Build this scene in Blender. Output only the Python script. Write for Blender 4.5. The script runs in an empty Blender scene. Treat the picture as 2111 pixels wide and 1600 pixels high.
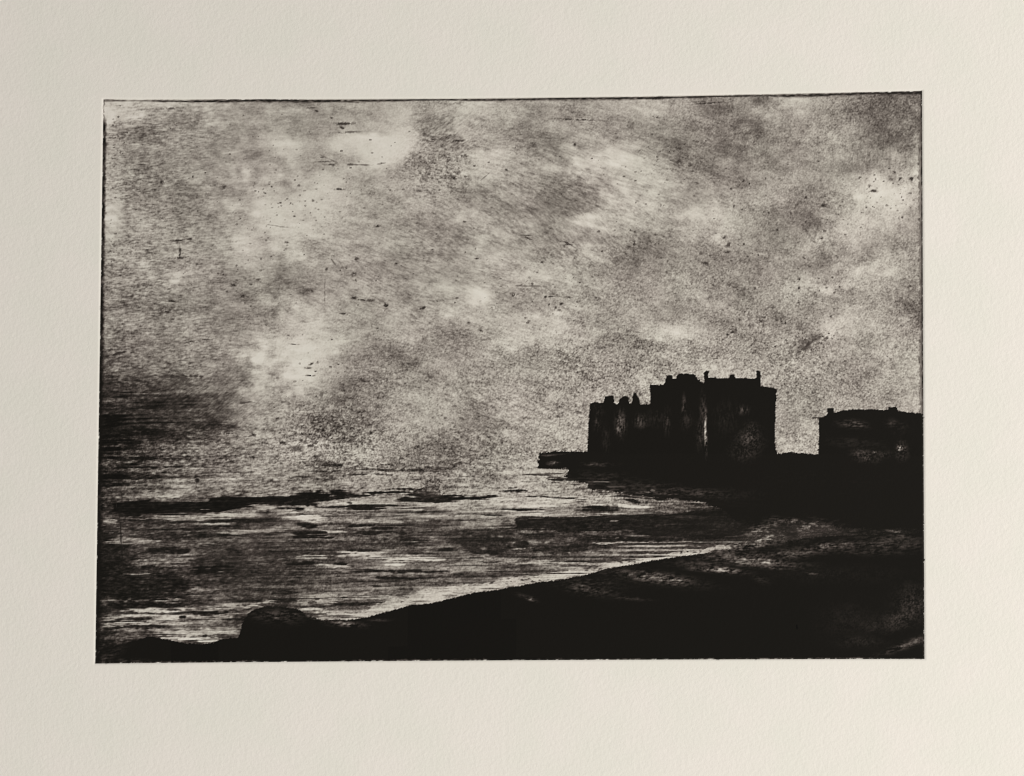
import bpy, math
import numpy as np
from mathutils import Vector

S = bpy.context.scene
COL = S.collection

# ------------------------------------------------------------------ camera
cam_data = bpy.data.cameras.new("camera")
cam_data.sensor_width = 36.0
cam_data.lens = 36.0 * 1800.0 / 2111.0
cam_data.clip_start = 0.01
cam_data.clip_end = 50.0
cam = bpy.data.objects.new("camera", cam_data)
cam.location = (0.0029455, -0.0106766, 0.3176688)
cam.rotation_euler = (0.0201262, 0.0069833, -0.0033074)
COL.objects.link(cam)
S.camera = cam

# ------------------------------------------------------------------ light
world = bpy.data.worlds.new("World")
S.world = world
world.use_nodes = True
bg = world.node_tree.nodes["Background"]
bg.inputs[0].default_value = (1.0, 0.975, 0.93, 1)
bg.inputs[1].default_value = 0.415

def area_light(name, loc, target, sx, sy, power, color):
    d = bpy.data.lights.new(name, 'AREA')
    d.shape = 'RECTANGLE'
    d.size = sx
    d.size_y = sy
    d.energy = power
    d.color = color
    o = bpy.data.objects.new(name, d)
    o.location = loc
    o.rotation_euler = (Vector(target) - Vector(loc)).to_track_quat('-Z', 'Y').to_euler()
    COL.objects.link(o)
    return o

# daylight from a window to the right, raking low across the sheet, and a weaker
# fill lamp, added beyond the lower right corner to brighten that side
area_light("window_light", (1.22, 0.28, 0.53), (0.0, 0.0, 0.0), 0.42, 0.46, 11.2, (1.0, 0.975, 0.93))
area_light("added_fill_light", (0.55, -1.15, 0.85), (0.05, -0.1, 0.0), 0.60, 0.60, 12.0, (1.0, 0.975, 0.93))

S.cycles.filter_width = 1.0
S.view_settings.view_transform = 'Standard'
S.view_settings.look = 'None'
S.view_settings.exposure = 0.0
S.view_settings.gamma = 1.0
S.view_settings.use_curve_mapping = False

# ------------------------------------------------------------------ plate geometry
# the sheet lies in the XY plane (metres); HOM turns metres on the sheet into
# the drawing units the picture below is laid out in (about 0.18 mm each)
HOM = np.array([[5.64023095e+03, 4.81789191e+01, 1.05118251e+03],
                [-3.69292124e+01, -5.61147164e+03, 7.75809767e+02],
                [-2.17576331e-02, 6.33912384e-02, 1.0]])
HINV = np.linalg.inv(HOM)

def to_sheet(X, Y):
    q = [HINV[i, 0] * X + HINV[i, 1] * Y + HINV[i, 2] for i in range(3)]
    return q[0] / q[2], q[1] / q[2]

NU, NV = 1124, 786                 # grid cells of the printed part
MARG = 15.0                        # drawing units of embossed paper round the ink

def plate_units(u, v):
    """u,v in 0..1 across the plate (v=0 top) -> drawing units, slightly out of true like the hand-cut plate"""
    x = (1 - v) * ((1 - u) * 213.0 + u * 1901.0) + v * ((1 - u) * 196.0 + u * 1906.0)
    y = (1 - v) * ((1 - u) * 204.5 + u * 187.5) + v * ((1 - u) * 1368.0 + u * 1358.5)
    b = np.clip(4 * u * (1 - u), -0.4, 1)
    y = y + b * ((1 - v) * 5.5 - v * 2.0)
    return x, y

#--ART-BEGIN
def mk_noise(shape, sx, sy, ang, rng):
    """unit-variance noise of an elongated grain; sx, sy in cells, ang in degrees (down-right positive)"""
    n = rng.standard_normal(shape)
    fy = np.fft.fftfreq(shape[0])[:, None]
    fx = np.fft.rfftfreq(shape[1])[None, :]
    a = math.radians(ang)
    p = fx * math.cos(a) + fy * math.sin(a)
    q = -fx * math.sin(a) + fy * math.cos(a)
    k = np.exp(-2 * np.pi ** 2 * ((p * sx) ** 2 + (q * sy) ** 2))
    r = np.fft.irfft2(np.fft.rfft2(n) * k, s=shape)
    r -= r.mean()
    return r / r.std()

def blur(a, s):
    fy = np.fft.fftfreq(a.shape[0])[:, None]
    fx = np.fft.rfftfreq(a.shape[1])[None, :]
    k = np.exp(-2 * np.pi ** 2 * s * s * (fx ** 2 + fy ** 2))
    return np.fft.irfft2(np.fft.rfft2(a) * k, s=a.shape)

def sst(x, a, b):
    t = np.clip((x - a) / (b - a), 0, 1)
    return t * t * (3 - 2 * t)

def inside(X, Y, poly):
    r = np.zeros(X.shape, bool)
    n = len(poly)
    for i in range(n):
        x0, y0 = poly[i]
        x1, y1 = poly[(i + 1) % n]
        if y0 == y1:
            continue
        c = (Y >= min(y0, y1)) & (Y < max(y0, y1))
        r ^= c & (X < x0 + (Y - y0) * (x1 - x0) / (y1 - y0))
    return r

class Tile:
    def __init__(s, x, y, k):
        s.x, s.y, s.k = x, y, k
    def __call__(s, pts):
        return [(s.x + a / s.k, s.y + b / s.k) for a, b in pts]

K = 3.809
K2 = 2.4547
tA, tB, tC, tD = Tile(150, 880, K), Tile(600, 880, K), Tile(1050, 880, K), Tile(1450, 1000, K)
tE, tF, tG, tH = Tile(150, 1160, K), Tile(650, 1160, K), Tile(1050, 520, K), Tile(1450, 520, K)
tI, tJ, tK, tL = Tile(150, 520, K), Tile(600, 520, K), Tile(150, 150, K), Tile(600, 150, K)
tM, tN = Tile(1050, 150, K), Tile(1450, 150, K)
s1, s2, s3, s4 = Tile(200, 190, K2), Tile(1050, 190, K2), Tile(200, 480, K2), Tile(1050, 480, K2)
s5, s6, s7, s8 = Tile(200, 770, K2), Tile(1050, 770, K2), Tile(200, 1070, K2), Tile(1050, 1070, K2)

TONE_X = np.linspace(210, 1910, 21)
TONE_Y = np.linspace(210, 1350, 20)
TONE = np.array([
 [185,175,172,165,168,165,177,185,155,195,165,165,170,185,185,135,160,185,135,105,100],
 [140,125,135,162,168,160,170,190,130,165,150,150,150,150,145,110,130,155,150,115,115],
 [160,115,140,152,160,182,152,185,142,185,160,165,190,195,130,130,145,155,140,140,165],
 [165,125,140,145,180,190,165,160,165,165,165,145,170,185,170,170,165,140,160,200,170],
 [175,135,140,165,195,195,165,165,165,165,150,155,180,170,180,190,150,125,165,170,150],
 [120,130,150,170,190,170,170,165,145,175,170,160,165,125,145,145,150,150,160,165,155],
 [130,140,160,145,140,165,175,155,170,180,170,165,165,150,160,140,140,155,180,180,150],
 [95,115,115,130,135,175,165,165,180,185,170,170,165,165,165,160,150,150,165,160,100],
 [115,130,130,140,160,195,165,165,165,145,180,185,165,165,185,165,140,150,185,170,130],
 [115,125,130,150,190,215,155,125,170,160,160,160,135,150,150,175,170,165,150,165,180],
 [64,68,86,112,172,190,130,140,165,160,155,150,150,165,170,190,190,140,150,160,165],
 [30,46,60,95,158,125,120,155,165,140,165,165,165,165,170,175,175,160,165,170,165],
 [24,54,88,118,156,145,150,150,125,125,160,165,165,150,150,150,150,165,165,150,150],
 [36,54,88,120,138,125,125,140,120,150,165,165,140,60,40,28,28,28,28,28,28],
 [70,100,105,118,140,170,165,160,160,165,180,170,140,140,100,40,28,28,28,28,28],
 [42,92,100,92,92,105,100,105,95,80,70,75,75,70,65,60,50,60,45,32,30],
 [26,62,74,66,68,92,120,150,135,115,105,110,120,120,90,50,40,32,28,28,28],
 [28,42,62,72,88,100,115,120,145,140,120,100,60,40,28,28,28,28,28,30,34],
 [70,140,150,135,90,110,130,140,60,28,26,26,26,26,26,26,26,26,28,40,48],
 [40,60,60,60,30,24,24,24,24,24,24,24,24,24,24,24,24,26,28,32,36]], float)

CASTLE = [(1210, 960), (1210.7, 932), (1214, 861), (1216.7, 831), (1230, 829), (1244, 831), (1248, 817), (1264, 815), (1267, 825),
          (1268, 834), (1275, 832), (1278, 822), (1289, 815), (1295, 818), (1298, 831), (1303, 831), (1306, 809), (1312, 811),
          (1318, 822), (1320, 834), (1342, 835), (1339, 794), (1369, 793), (1374, 775), (1385, 772), (1387, 781), (1394, 780),
          (1398, 771), (1415, 770), (1433, 772), (1439, 782), (1452, 792), (1452, 764.5), (1462, 764.5), (1461, 778.6),
          (1503, 780), (1504.5, 772), (1514, 772), (1516, 779), (1559, 781), (1559, 764.5), (1568, 764.5), (1568, 793),
          (1570, 797), (1599, 800), (1601, 803), (1599, 861), (1597, 914), (1603, 936), (1603, 960)]
HOUSE = [(1688, 960), (1687.6, 936), (1689, 865), (1677, 863.5), (1690, 861.5), (1702, 857), (1706, 853), (1706, 842), (1720, 842), (1720, 852),
         (1733, 847), (1765, 843.5), (1791, 844), (1831, 845.5), (1832, 839), (1849, 839), (1852, 847), (1870, 850), (1930, 855), (1930, 960)]
HEADLAND = [(1110, 934), (1160, 931), (1210, 931), (1215, 935), (1603, 935), (1620, 935), (1632, 930), (1640, 934), (1650, 936), (1655, 931), (1662, 935), (1688, 936),
            (1930, 940), (1930, 1090), (1740, 1090), (1690, 1076), (1640, 1070), (1600, 1078), (1560, 1086), (1520, 1076), (1490, 1052), (1457, 1036), (1402, 1028), (1312, 1022), (1281, 1016),
            (1214, 1010), (1210, 996), (1181, 993), (1163, 982), (1173, 971), (1171, 966), (1110, 966)]
FORESHORE = [(180, 1380), (197, 1352), (215.6, 1334), (260, 1328), (286, 1317.5), (307, 1312), (328, 1315), (355, 1321.5), (386, 1327), (412, 1328.5),
             (439, 1325), (457, 1318), (491, 1315), (499, 1286), (515, 1261), (530, 1254), (544, 1252.4), (583, 1252), (612, 1256), (643, 1272), (664, 1278),
             (710, 1278), (755, 1274), (789, 1264), (818, 1256), (844, 1249), (886, 1244), (939, 1232), (973, 1223), (1025, 1216.4), (1070, 1208.6),
             (1101, 1202), (1149, 1197), (1207, 1186), (1260, 1171), (1312, 1163), (1347, 1155), (1391, 1149), (1470, 1138.6), (1496, 1134.6),
             (1530, 1126), (1600, 1116), (1700, 1106), (1930, 1098), (1930, 1380)]
HORIZON_BAND = tA([(215, 620), (250, 600), (550, 580), (700, 590), (900, 585), (1050, 592), (1080, 565), (1150, 545), (1350, 540), (1450, 555), (1560, 545),
                   (1700, 548), (1800, 530), (2090, 520), (2090, 545), (1850, 585), (1750, 600), (1450, 612), (1250, 660), (1150, 680), (1000, 672),
                   (760, 690), (550, 692), (300, 675), (215, 660)])
HORIZON_BAND2 = tB([(-20, 525), (430, 513), (500, 526), (960, 512), (1020, 500), (1180, 535), (1540, 545), (1570, 563), (1180, 580), (900, 550), (500, 556), (430, 565), (100, 612), (-20, 612)])
SEA_BAND = [(1063, 1067), (1180, 1064), (1370, 1060), (1440, 1050), (1500, 1048), (1700, 1066), (1660, 1080), (1600, 1084), (1540, 1108), (1420, 1113),
            (1300, 1096), (1150, 1094), (1063, 1092)]
SAIL = tB([(1095, 400), (1160, 405), (1178, 500), (1185, 545), (1020, 535), (1040, 470), (1065, 440)])

def paint_plate(X, Y, U, V):
    """lightness 0..255 of the printed image, drawn as ink strokes on the plate"""
    rng = np.random.RandomState(11)
    sh = X.shape
    du = 1.0 / (X[0, 1] - X[0, 0])

    # ---- noises
    nI = mk_noise(sh, 0.62, 0.62, 0, rng)
    nI2 = mk_noise(sh, 1.7, 1.5, 0, rng)
    nH = mk_noise(sh, 1.9, 0.62, -3, rng)
    nHL = mk_noise(sh, 15, 0.75, -0.8, rng)
    nHX = mk_noise(sh, 36, 1.2, -0.5, rng)
    nD = mk_noise(sh, 2.1, 0.65, 22, rng)
    nD2 = mk_noise(sh, 2.1, 0.65, 42, rng)
    nUp = mk_noise(sh, 2.2, 0.7, -35, rng)
    nV = mk_noise(sh, 0.65, 2.2, 0, rng)
    nC = mk_noise(sh, 9, 7, 0, rng)
    nC2 = mk_noise(sh, 22, 12, 0, rng)
    nM = mk_noise(sh, 4.5, 3.2, 0, rng)

    # ---- broad tone
    ix = np.clip((X - TONE_X[0]) / (TONE_X[1] - TONE_X[0]), 0, 19.999)
    iy = np.clip((Y - TONE_Y[0]) / (TONE_Y[1] - TONE_Y[0]), 0, 18.999)
    ix = np.clip(ix + 0.16 * nC + 0.10 * nM, 0, 19.999)
    iy = np.clip(iy + 0.16 * np.roll(nC, 57, 0) + 0.10 * np.roll(nM, 91, 1), 0, 18.999)
    i0 = ix.astype(int); j0 = iy.astype(int)
    fx = ix - i0; fy = iy - j0
    fx = fx * fx * (3 - 2 * fx); fy = fy * fy * (3 - 2 * fy)
    B = (TONE[j0, i0] * (1 - fx) + TONE[j0, i0 + 1] * fx) * (1 - fy) + (TONE[j0 + 1, i0] * (1 - fx) + TONE[j0 + 1, i0 + 1] * fx) * fy
    sky = 1 - sst(Y, 985, 1045)
    B = B + sky * (6 * nC + 5 * nC2 + 4 * nM)

    def win(x0, y0, x1, y1, m):
        c0 = int((x0 - m - X[:, 0].max()) * du) ; c1 = int((x1 + m - X[:, 0].min()) * du) + 2
        r0 = int((y0 - m - Y[0].max()) * du) ; r1 = int((y1 + m - Y[0].min()) * du) + 2
        r0 = max(r0, 0); c0 = max(c0, 0)
        return slice(r0, max(r1, r0)), slice(c0, max(c1, c0))

    def blob(L, x, y, rx, ry, ang, val, a=1.0, rough=0.5, nz=None, p=2.0):
        """soft patch pulled towards tone val"""
        m = 2.6 * max(rx, ry)
        w = win(x - m, y - m, x + m, y + m, 4)
        if L[w].size == 0:
            return
        c, s = math.cos(math.radians(ang)), math.sin(math.radians(ang))
        dx, dy = X[w] - x, Y[w] - y
        d = np.abs((dx * c + dy * s) / rx) ** p + np.abs((-dx * s + dy * c) / ry) ** p
        k = np.exp(-d)
        n = (nM if nz is None else nz)[w]
        k = np.clip(k * (1 + rough * n), 0, 1) * a
        L[w] += (val - L[w]) * k

    def stroke(L, x0, y0, x1, y1, wd, val, a=1.0, rough=0.8, nz=None):
        """tapered brush or burin stroke"""
        w = win(min(x0, x1), min(y0, y1), max(x0, x1), max(y0, y1), 3 * wd + 6)
        if L[w].size == 0:
            return
        ln = math.hypot(x1 - x0, y1 - y0) + 1e-6
        ex, ey = (x1 - x0) / ln, (y1 - y0) / ln
        dx, dy = X[w] - x0, Y[w] - y0
        t = (dx * ex + dy * ey) / ln
        n = (nHL if nz is None else nz)[w]
        q = np.abs(-dx * ey + dy * ex + min(0.22 * wd, 1.6) * nC[w])
        f = np.sqrt(np.clip(np.minimum(t + 0.04, 1.04 - t) / 0.38, 0, 1))
        pr = np.exp(-(q / (0.72 * wd + 0.25)) ** 2) * f
        k = sst(pr * (1 + rough * (0.50 * n + 0.22 * nI2[w])), 0.20, 0.80) * a
        L[w] += (val - L[w]) * k

    def solid(L, poly, val, soft=1.1, rough=0.22, a=1.0, nz=None, hole=0.0):
        m = blur(inside(X, Y, poly).astype(float), soft)
        k = sst(m + ((rough * 0.6 * nI + rough * 0.2 * nI2) if nz is None else rough * nz) * np.sqrt(np.clip(4 * m * (1 - m), 0, 1)), 0.20, 0.80) * a
        if hole:
            k = k * np.clip(1 - hole * np.clip(0.8 * nHL + 0.7 * np.roll(nHX, 30, 0) - 0.2, 0, 2) - 0.5 * hole * np.clip(nI, 0, 2), 0, 1)
        L += (val - L) * k
        return k

    # ---- mid-size sky shapes (pools of lighter wipe, darker smudges, wash edges)
    for (x, y, rx, ry, an, v, a) in [
        (225, 228, 70, 17, 0, 192, .85), (270, 250, 40, 16, 0, 180, .5), (226, 340, 16, 40, 0, 176, .5), (228, 470, 16, 40, 0, 192, .8), (640, 335, 40, 26, 0, 150, .6), (650, 255, 60, 26, 0, 155, .5), (730, 368, 90, 18, 3, 154, .6), (720, 240, 40, 12, 0, 168, .4),
        (760, 300, 62, 30, 8, 212, .8), (805, 300, 45, 36, -20, 210, .7), (745, 285, 70, 16, 10, 205, .6), (815, 225, 40, 26, 0, 196, .6), (578, 300, 36, 22, 0, 210, .8),
        (868, 240, 20, 26, 20, 112, .5), (905, 288, 48, 16, 6, 100, .65), (865, 335, 40, 25, 0, 128, .4), (900, 350, 50, 28, 0, 124, .4), (925, 365, 14, 12, -40, 65, .6),
        (985, 225, 40, 26, 0, 205, .6), (1000, 335, 70, 28, 5, 198, .7), (680, 395, 40, 60, 0, 202, .6), (575, 420, 70, 45, 0, 200, .7), (600, 460, 80, 22, 0, 202, .5),
        (300, 270, 46, 24, 10, 100, .5), (270, 385, 34, 24, 0, 105, .45), (240, 350, 18, 60, 0, 170, .6), (230, 240, 40, 20, 0, 200, .6), (240, 460, 20, 40, 0, 195, .6),
        (340, 310, 70, 22, 0, 118, .4), (430, 440, 60, 40, 0, 132, .35), (490, 395, 20, 16, 0, 120, .4),
        (1105, 295, 48, 20, 4, 108, .6), (1175, 243, 60, 8, 1, 110, .5), (1270, 330, 75, 30, 10, 204, .7), (1345, 380, 90, 16, 12, 195, .5),
        (1465, 235, 55, 22, 8, 100, .5), (1460, 255, 50, 20, 0, 105, .4), (1395, 310, 60, 26, 10, 108, .5), (1430, 330, 60, 30, 10, 118, .4), (1560, 300, 50, 20, 0, 130, .4),
        (1360, 230, 30, 20, 0, 190, .6), (1655, 215, 50, 18, 0, 188, .6), (1800, 225, 70, 36, 0, 95, .5), (1880, 255, 30, 60, 0, 92, .5), (1690, 265, 30, 20, 0, 172, .5),
        (1765, 305, 40, 24, 0, 110, .5), (1815, 395, 66, 40, 0, 206, .6), (1770, 450, 36, 30, 0, 192, .6), (1840, 430, 50, 40, 0, 195, .5), (1780, 400, 26, 24, 0, 208, .5),
        (1650, 440, 55, 30, 15, 115, .5), (1700, 415, 24, 16, -20, 110, .5), (1880, 375, 18, 20, 0, 190, .4),
        (1150, 405, 50, 32, -30, 138, .4), (1200, 415, 60, 20, 20, 142, .3), (1110, 440, 60, 18, -25, 138, .4), (1190, 460, 40, 12, -12, 196, .6), (1235, 445, 60, 14, -8, 192, .5),
        (1465, 450, 70, 40, 25, 196, .5), (1316, 512, 50, 24, -15, 100, .6), (1250, 490, 60, 18, 0, 160, .4), (1310, 545, 60, 16, 0, 125, .5), (1460, 530, 60, 30, 20, 122, .4),
        (1120, 525, 26, 16, -20, 135, .6), (870, 520, 46, 26, -15, 118, .6), (765, 430, 50, 30, -10, 138, .5), (990, 605, 22, 20, 0, 214, .9), (820, 590, 40, 26, 0, 138, .4),
        (620, 715, 56, 50, 0, 210, .6), (590, 745, 60, 30, 0, 206, .5), (665, 790, 90, 16, -12, 205, .6), (640, 690, 40, 30, 0, 208, .5), (560, 690, 60, 30, 0, 185, .4),
        (345, 640, 40, 16, -4, 100, .5), (480, 595, 50, 28, 0, 110, .4), (510, 655, 70, 14, 8, 118, .5), (400, 670, 120, 16, 4, 112, .4), (250, 635, 60, 14, 0, 96, .4),
        (780, 745, 60, 34, -10, 112, .5), (730, 790, 60, 20, -20, 92, .5), (770, 800, 50, 20, 10, 105, .4), (960, 690, 50, 26, -15, 128, .5), (1040, 680, 40, 20, 0, 192, .5),
        (1085, 680, 34, 22, 0, 196, .5), (1110, 590, 60, 20, 0, 176, .3), (1290, 610, 60, 20, -5, 142, .5), (1230, 620, 30, 20, 0, 146, .4),
        (1265, 703, 34, 8, -12, 128, .4), (1430, 703, 40, 9, -8, 140, .5), (1385, 688, 40, 9, 5, 198, .6), (1440, 665, 40, 14, 0, 186, .4),
        (1180, 745, 40, 24, -10, 108, .6), (1250, 740, 50, 16, 0, 140, .4), (1440, 755, 60, 10, 0, 200, .6), (1490, 755, 50, 12, 0, 208, .6), (1560, 745, 40, 20, 0, 190, .4),
        (1500, 660, 50, 24, -30, 108, .5), (1575, 650, 40, 20, -35, 108, .45), (1655, 708, 36, 12, -38, 110, .6), (1640, 720, 60, 12, -38, 130, .4), (1730, 660, 40, 24, -20, 200, .6),
        (1880, 620, 36, 34, 0, 92, .6), (1840, 700, 50, 26, 0, 150, .4), (1640, 790, 60, 30, 0, 120, .5), (1760, 750, 50, 20, 0, 132, .4), (1760, 800, 60, 16, 0, 188, .5), (1640, 870, 30, 60, 0, 150, .4),
        (1850, 790, 50, 20, 0, 138, .3), (900, 870, 60, 20, 0, 186, .4), (840, 870, 36, 20, 0, 195, .5), (925, 895, 60, 26, 0, 102, .5), (970, 860, 40, 40, 0, 128, .3), (890, 920, 40, 14, 0, 92, .4),
        (560, 850, 60, 30, 0, 178, .4), (520, 880, 40, 24, 0, 188, .5), (650, 880, 70, 26, 6, 100, .55), (690, 890, 50, 16, 0, 92, .4), (640, 905, 60, 8, 0, 85, .4), (430, 880, 90, 8, 2, 35, .8), (330, 895, 60, 10, 0, 38, .6),
        (360, 800, 40, 60, 10, 62, .4), (260, 800, 70, 36, 0, 62, .35), (400, 830, 60, 26, -30, 72, .5), (300, 865, 90, 24, 0, 52, .4), (230, 900, 30, 60, 0, 24, .6), (350, 930, 60, 14, 0, 120, .5),
        (300, 965, 70, 20, 0, 52, .5), (420, 945, 60, 8, 0, 70, .4), (590, 935, 120, 8, 2, 185, .5), (700, 930, 80, 8, 0, 178, .4), (660, 955, 30, 6, 4, 50, .8), (770, 960, 90, 7, 0, 92, .5), (860, 965, 100, 7, 1, 92, .5),
        (480, 985, 110, 7, -2, 178, .5), (350, 1010, 110, 8, -5, 165, .6), (340, 1022, 50, 9, -4, 195, .6), (280, 1003, 90, 5, -6, 140, .6), (720, 995, 80, 6, 0, 150, .3), (820, 1000, 60, 8, 0, 178, .4), (1000, 985, 60, 12, 0, 180, .3),
        ]:
        blob(B, x, y, rx, ry, an, v, a * (0.72 if v > 198 else 0.85), 0.35, 0.7 * nM + 0.5 * nH)
    # crisp-edged washes
    WASH = np.zeros(sh)
    for poly, dv in [(tM([(130, 1060), (220, 960), (290, 870), (370, 850), (480, 880), (640, 930), (720, 1000), (700, 1080), (560, 1110), (420, 1150), (300, 1180), (180, 1130)]), -27),
                     (tL([(1250, 940), (1330, 880), (1480, 870), (1560, 920), (1680, 1020), (1800, 1060), (1700, 1110), (1500, 1100), (1330, 1030)]), -15),
                     (tG([(660, 700), (740, 640), (830, 620), (960, 650), (1090, 690), (1250, 705), (1420, 680), (1440, 730), (1340, 790), (1100, 780), (900, 740), (720, 760)]), -26),
                     (tG([(640, 330), (730, 300), (1090, 300), (1060, 380), (860, 360), (760, 440), (660, 420)]), -13),
                     (tG([(1190, 640), (1250, 570), (1400, 600), (1430, 670), (1280, 695)]), 8)]:
        k = sst(blur(inside(X, Y, poly).astype(float), 1.6) + 0.12 * nM, 0.25, 0.75)
        WASH += dv * k * (0.75 + 0.35 * nC)

    # ---- sea: long wipes
    sea = sst(Y, 1035, 1062) * (1 - sst(Y, 1340, 1350))
    B *= 1 - 0.22 * sea
    # wiping marks of the rag and brush: long soft streaks that follow the hand
    hx = mk_noise(sh, 10, 1.3, -4, rng); hd = mk_noise(sh, 10, 1.3, 15, rng); hv = mk_noise(sh, 3.0, 6.0, 20, rng)
    lf = sst(-X, -900, -550); mf = np.exp(-((X - 1150) / 330.0) ** 2); rf = sst(X, 1350, 1650)
    B += sky * (4.5 * lf * hx + 5.0 * mf * hd + 3.5 * rf * hv)
    B += sst(-X, -620, -300) * sst(Y, 740, 820) * (1 - sst(Y, 1000, 1040)) * (9 * nHX + 7 * nHL)
    for k in range(460):
        x = rng.uniform(215, 1890); y = rng.uniform(210, 1010)
        an = -4 if x < 650 else (-4 + (x - 650) / 500.0 * 20 if x < 1150 else (16 if x < 1500 else rng.uniform(-40, 60)))
        an = math.radians(an + rng.normal() * 7)
        ln = rng.uniform(25, 120) * (0.4 if x > 1500 else 1)
        j = min(max(int((y - 190) / 1.5186), 0), sh[0] - 1); i = min(max(int((x - 185) * du), 0), sh[1] - 1)
        d = rng.choice([-15, -10, 9, 13]) * rng.uniform(0.5, 1.1)
        stroke(B, x, y, x + ln * math.cos(an), y + ln * math.sin(an), min(rng.uniform(3, 11), ln * 0.11), min(float(B[j, i]) + d, 190.0), rng.uniform(0.25, 0.6), 1.0, hx if x < 800 else hd)
    B += sky * (17 * sst(-X, -640, -330) * (1 - sst(Y, 640, 780)) - 1)
    B -= 10 * sky * np.exp(-((B - 176) / 26.0) ** 2)
    nCl = mk_noise(sh, 17, 8, 6, rng); nSm = mk_noise(sh, 7, 4, 10, rng)
    B += sky * sst(B, 60, 120) * np.clip(5.0 * nCl + 5.0 * nSm + 5.0 * nM, -20, 20) + 3 * sky * sst(B, 90, 140)
    # paler clouds wiped almost clean, with one firm edge each
    for (x, y, rx, ry, an, v, a) in [(620, 425, 92, 66, -12, 206, .7), (560, 470, 76, 44, -20, 202, .55), (690, 385, 44, 34, 10, 204, .5), (585, 302, 44, 24, -6, 206, .65), (520, 530, 46, 60, 20, 190, .4),
                                     (790, 318, 62, 22, -22, 210, .8), (725, 296, 44, 20, 4, 208, .75), (820, 270, 40, 30, -30, 206, .6), (800, 238, 50, 26, -10, 196, .5), (990, 608, 24, 19, 10, 214, .85), (990, 575, 34, 14, 0, 152, .45), (950, 610, 18, 24, 0, 156, .45), (1032, 608, 18, 26, 0, 156, .45), (992, 642, 34, 14, 0, 156, .45),
                                     (630, 725, 66, 56, -20, 206, .4), (600, 690, 50, 40, 0, 198, .4), (690, 640, 40, 30, 0, 190, .4), (1820, 400, 58, 34, 10, 205, .5), (1770, 455, 40, 34, -20, 196, .5), (1290, 335, 80, 24, 8, 202, .5), (1340, 372, 90, 12, 12, 198, .5),
                                     (1475, 450, 60, 30, 25, 196, .45), (1090, 685, 50, 24, -5, 194, .5), (1030, 668, 36, 16, 0, 184, .35), (1745, 665, 44, 30, -30, 197, .5), (1000, 340, 70, 22, 8, 198, .5), (985, 222, 40, 14, 0, 200, .5), (560, 870, 60, 30, 0, 180, .4), (910, 860, 46, 22, -15, 186, .4)]:
        blob(B, x, y, rx, ry, an, v, a, 0.30, 0.6 * nC + 0.5 * nM, 2.6)
    k = sst(blur(inside(X, Y, [(672, 290), (690, 283), (730, 284), (760, 290), (800, 285), (850, 262), (864, 275), (856, 300), (838, 322), (806, 337), (780, 338), (748, 326), (700, 318), (676, 306)]).astype(float), 3.5) + 0.10 * nM, 0.2, 0.8)
    B += (207 - B) * 0.55 * k
    blob(B, 990, 606, 17, 14, 0, 216, 1.0, 0.1, nM)
    blob(B, 1873, 752, 20, 20, 0, 168, 0.85, 0.2, nM); blob(B, 950, 250, 14, 12, 0, 165, 0.7, 0.2, nM)
    B += WASH
    for (x, y, rx, ry, an, v, a) in [(662, 262, 40, 20, -10, 158, .5), (660, 300, 16, 20, 0, 160, .5), (880, 325, 16, 24, 30, 140, .4), (720, 325, 40, 10, 8, 176, .5), (768, 262, 60, 8, -6, 172, .45), (650, 330, 26, 24, 0, 156, .5), (870, 330, 34, 20, 0, 132, .4)]:
        blob(B, x, y, rx, ry, an, v, a, 0.35, nM)
    B += sea * np.clip(20 * nHX + 12 * nHL, -55, 45) * sst(B, 30, 95)
    hz = sst(Y, 925, 985) * (1 - sst(Y, 1040, 1070))
    B += hz * (7 * nHX + 5 * nHL)

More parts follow.
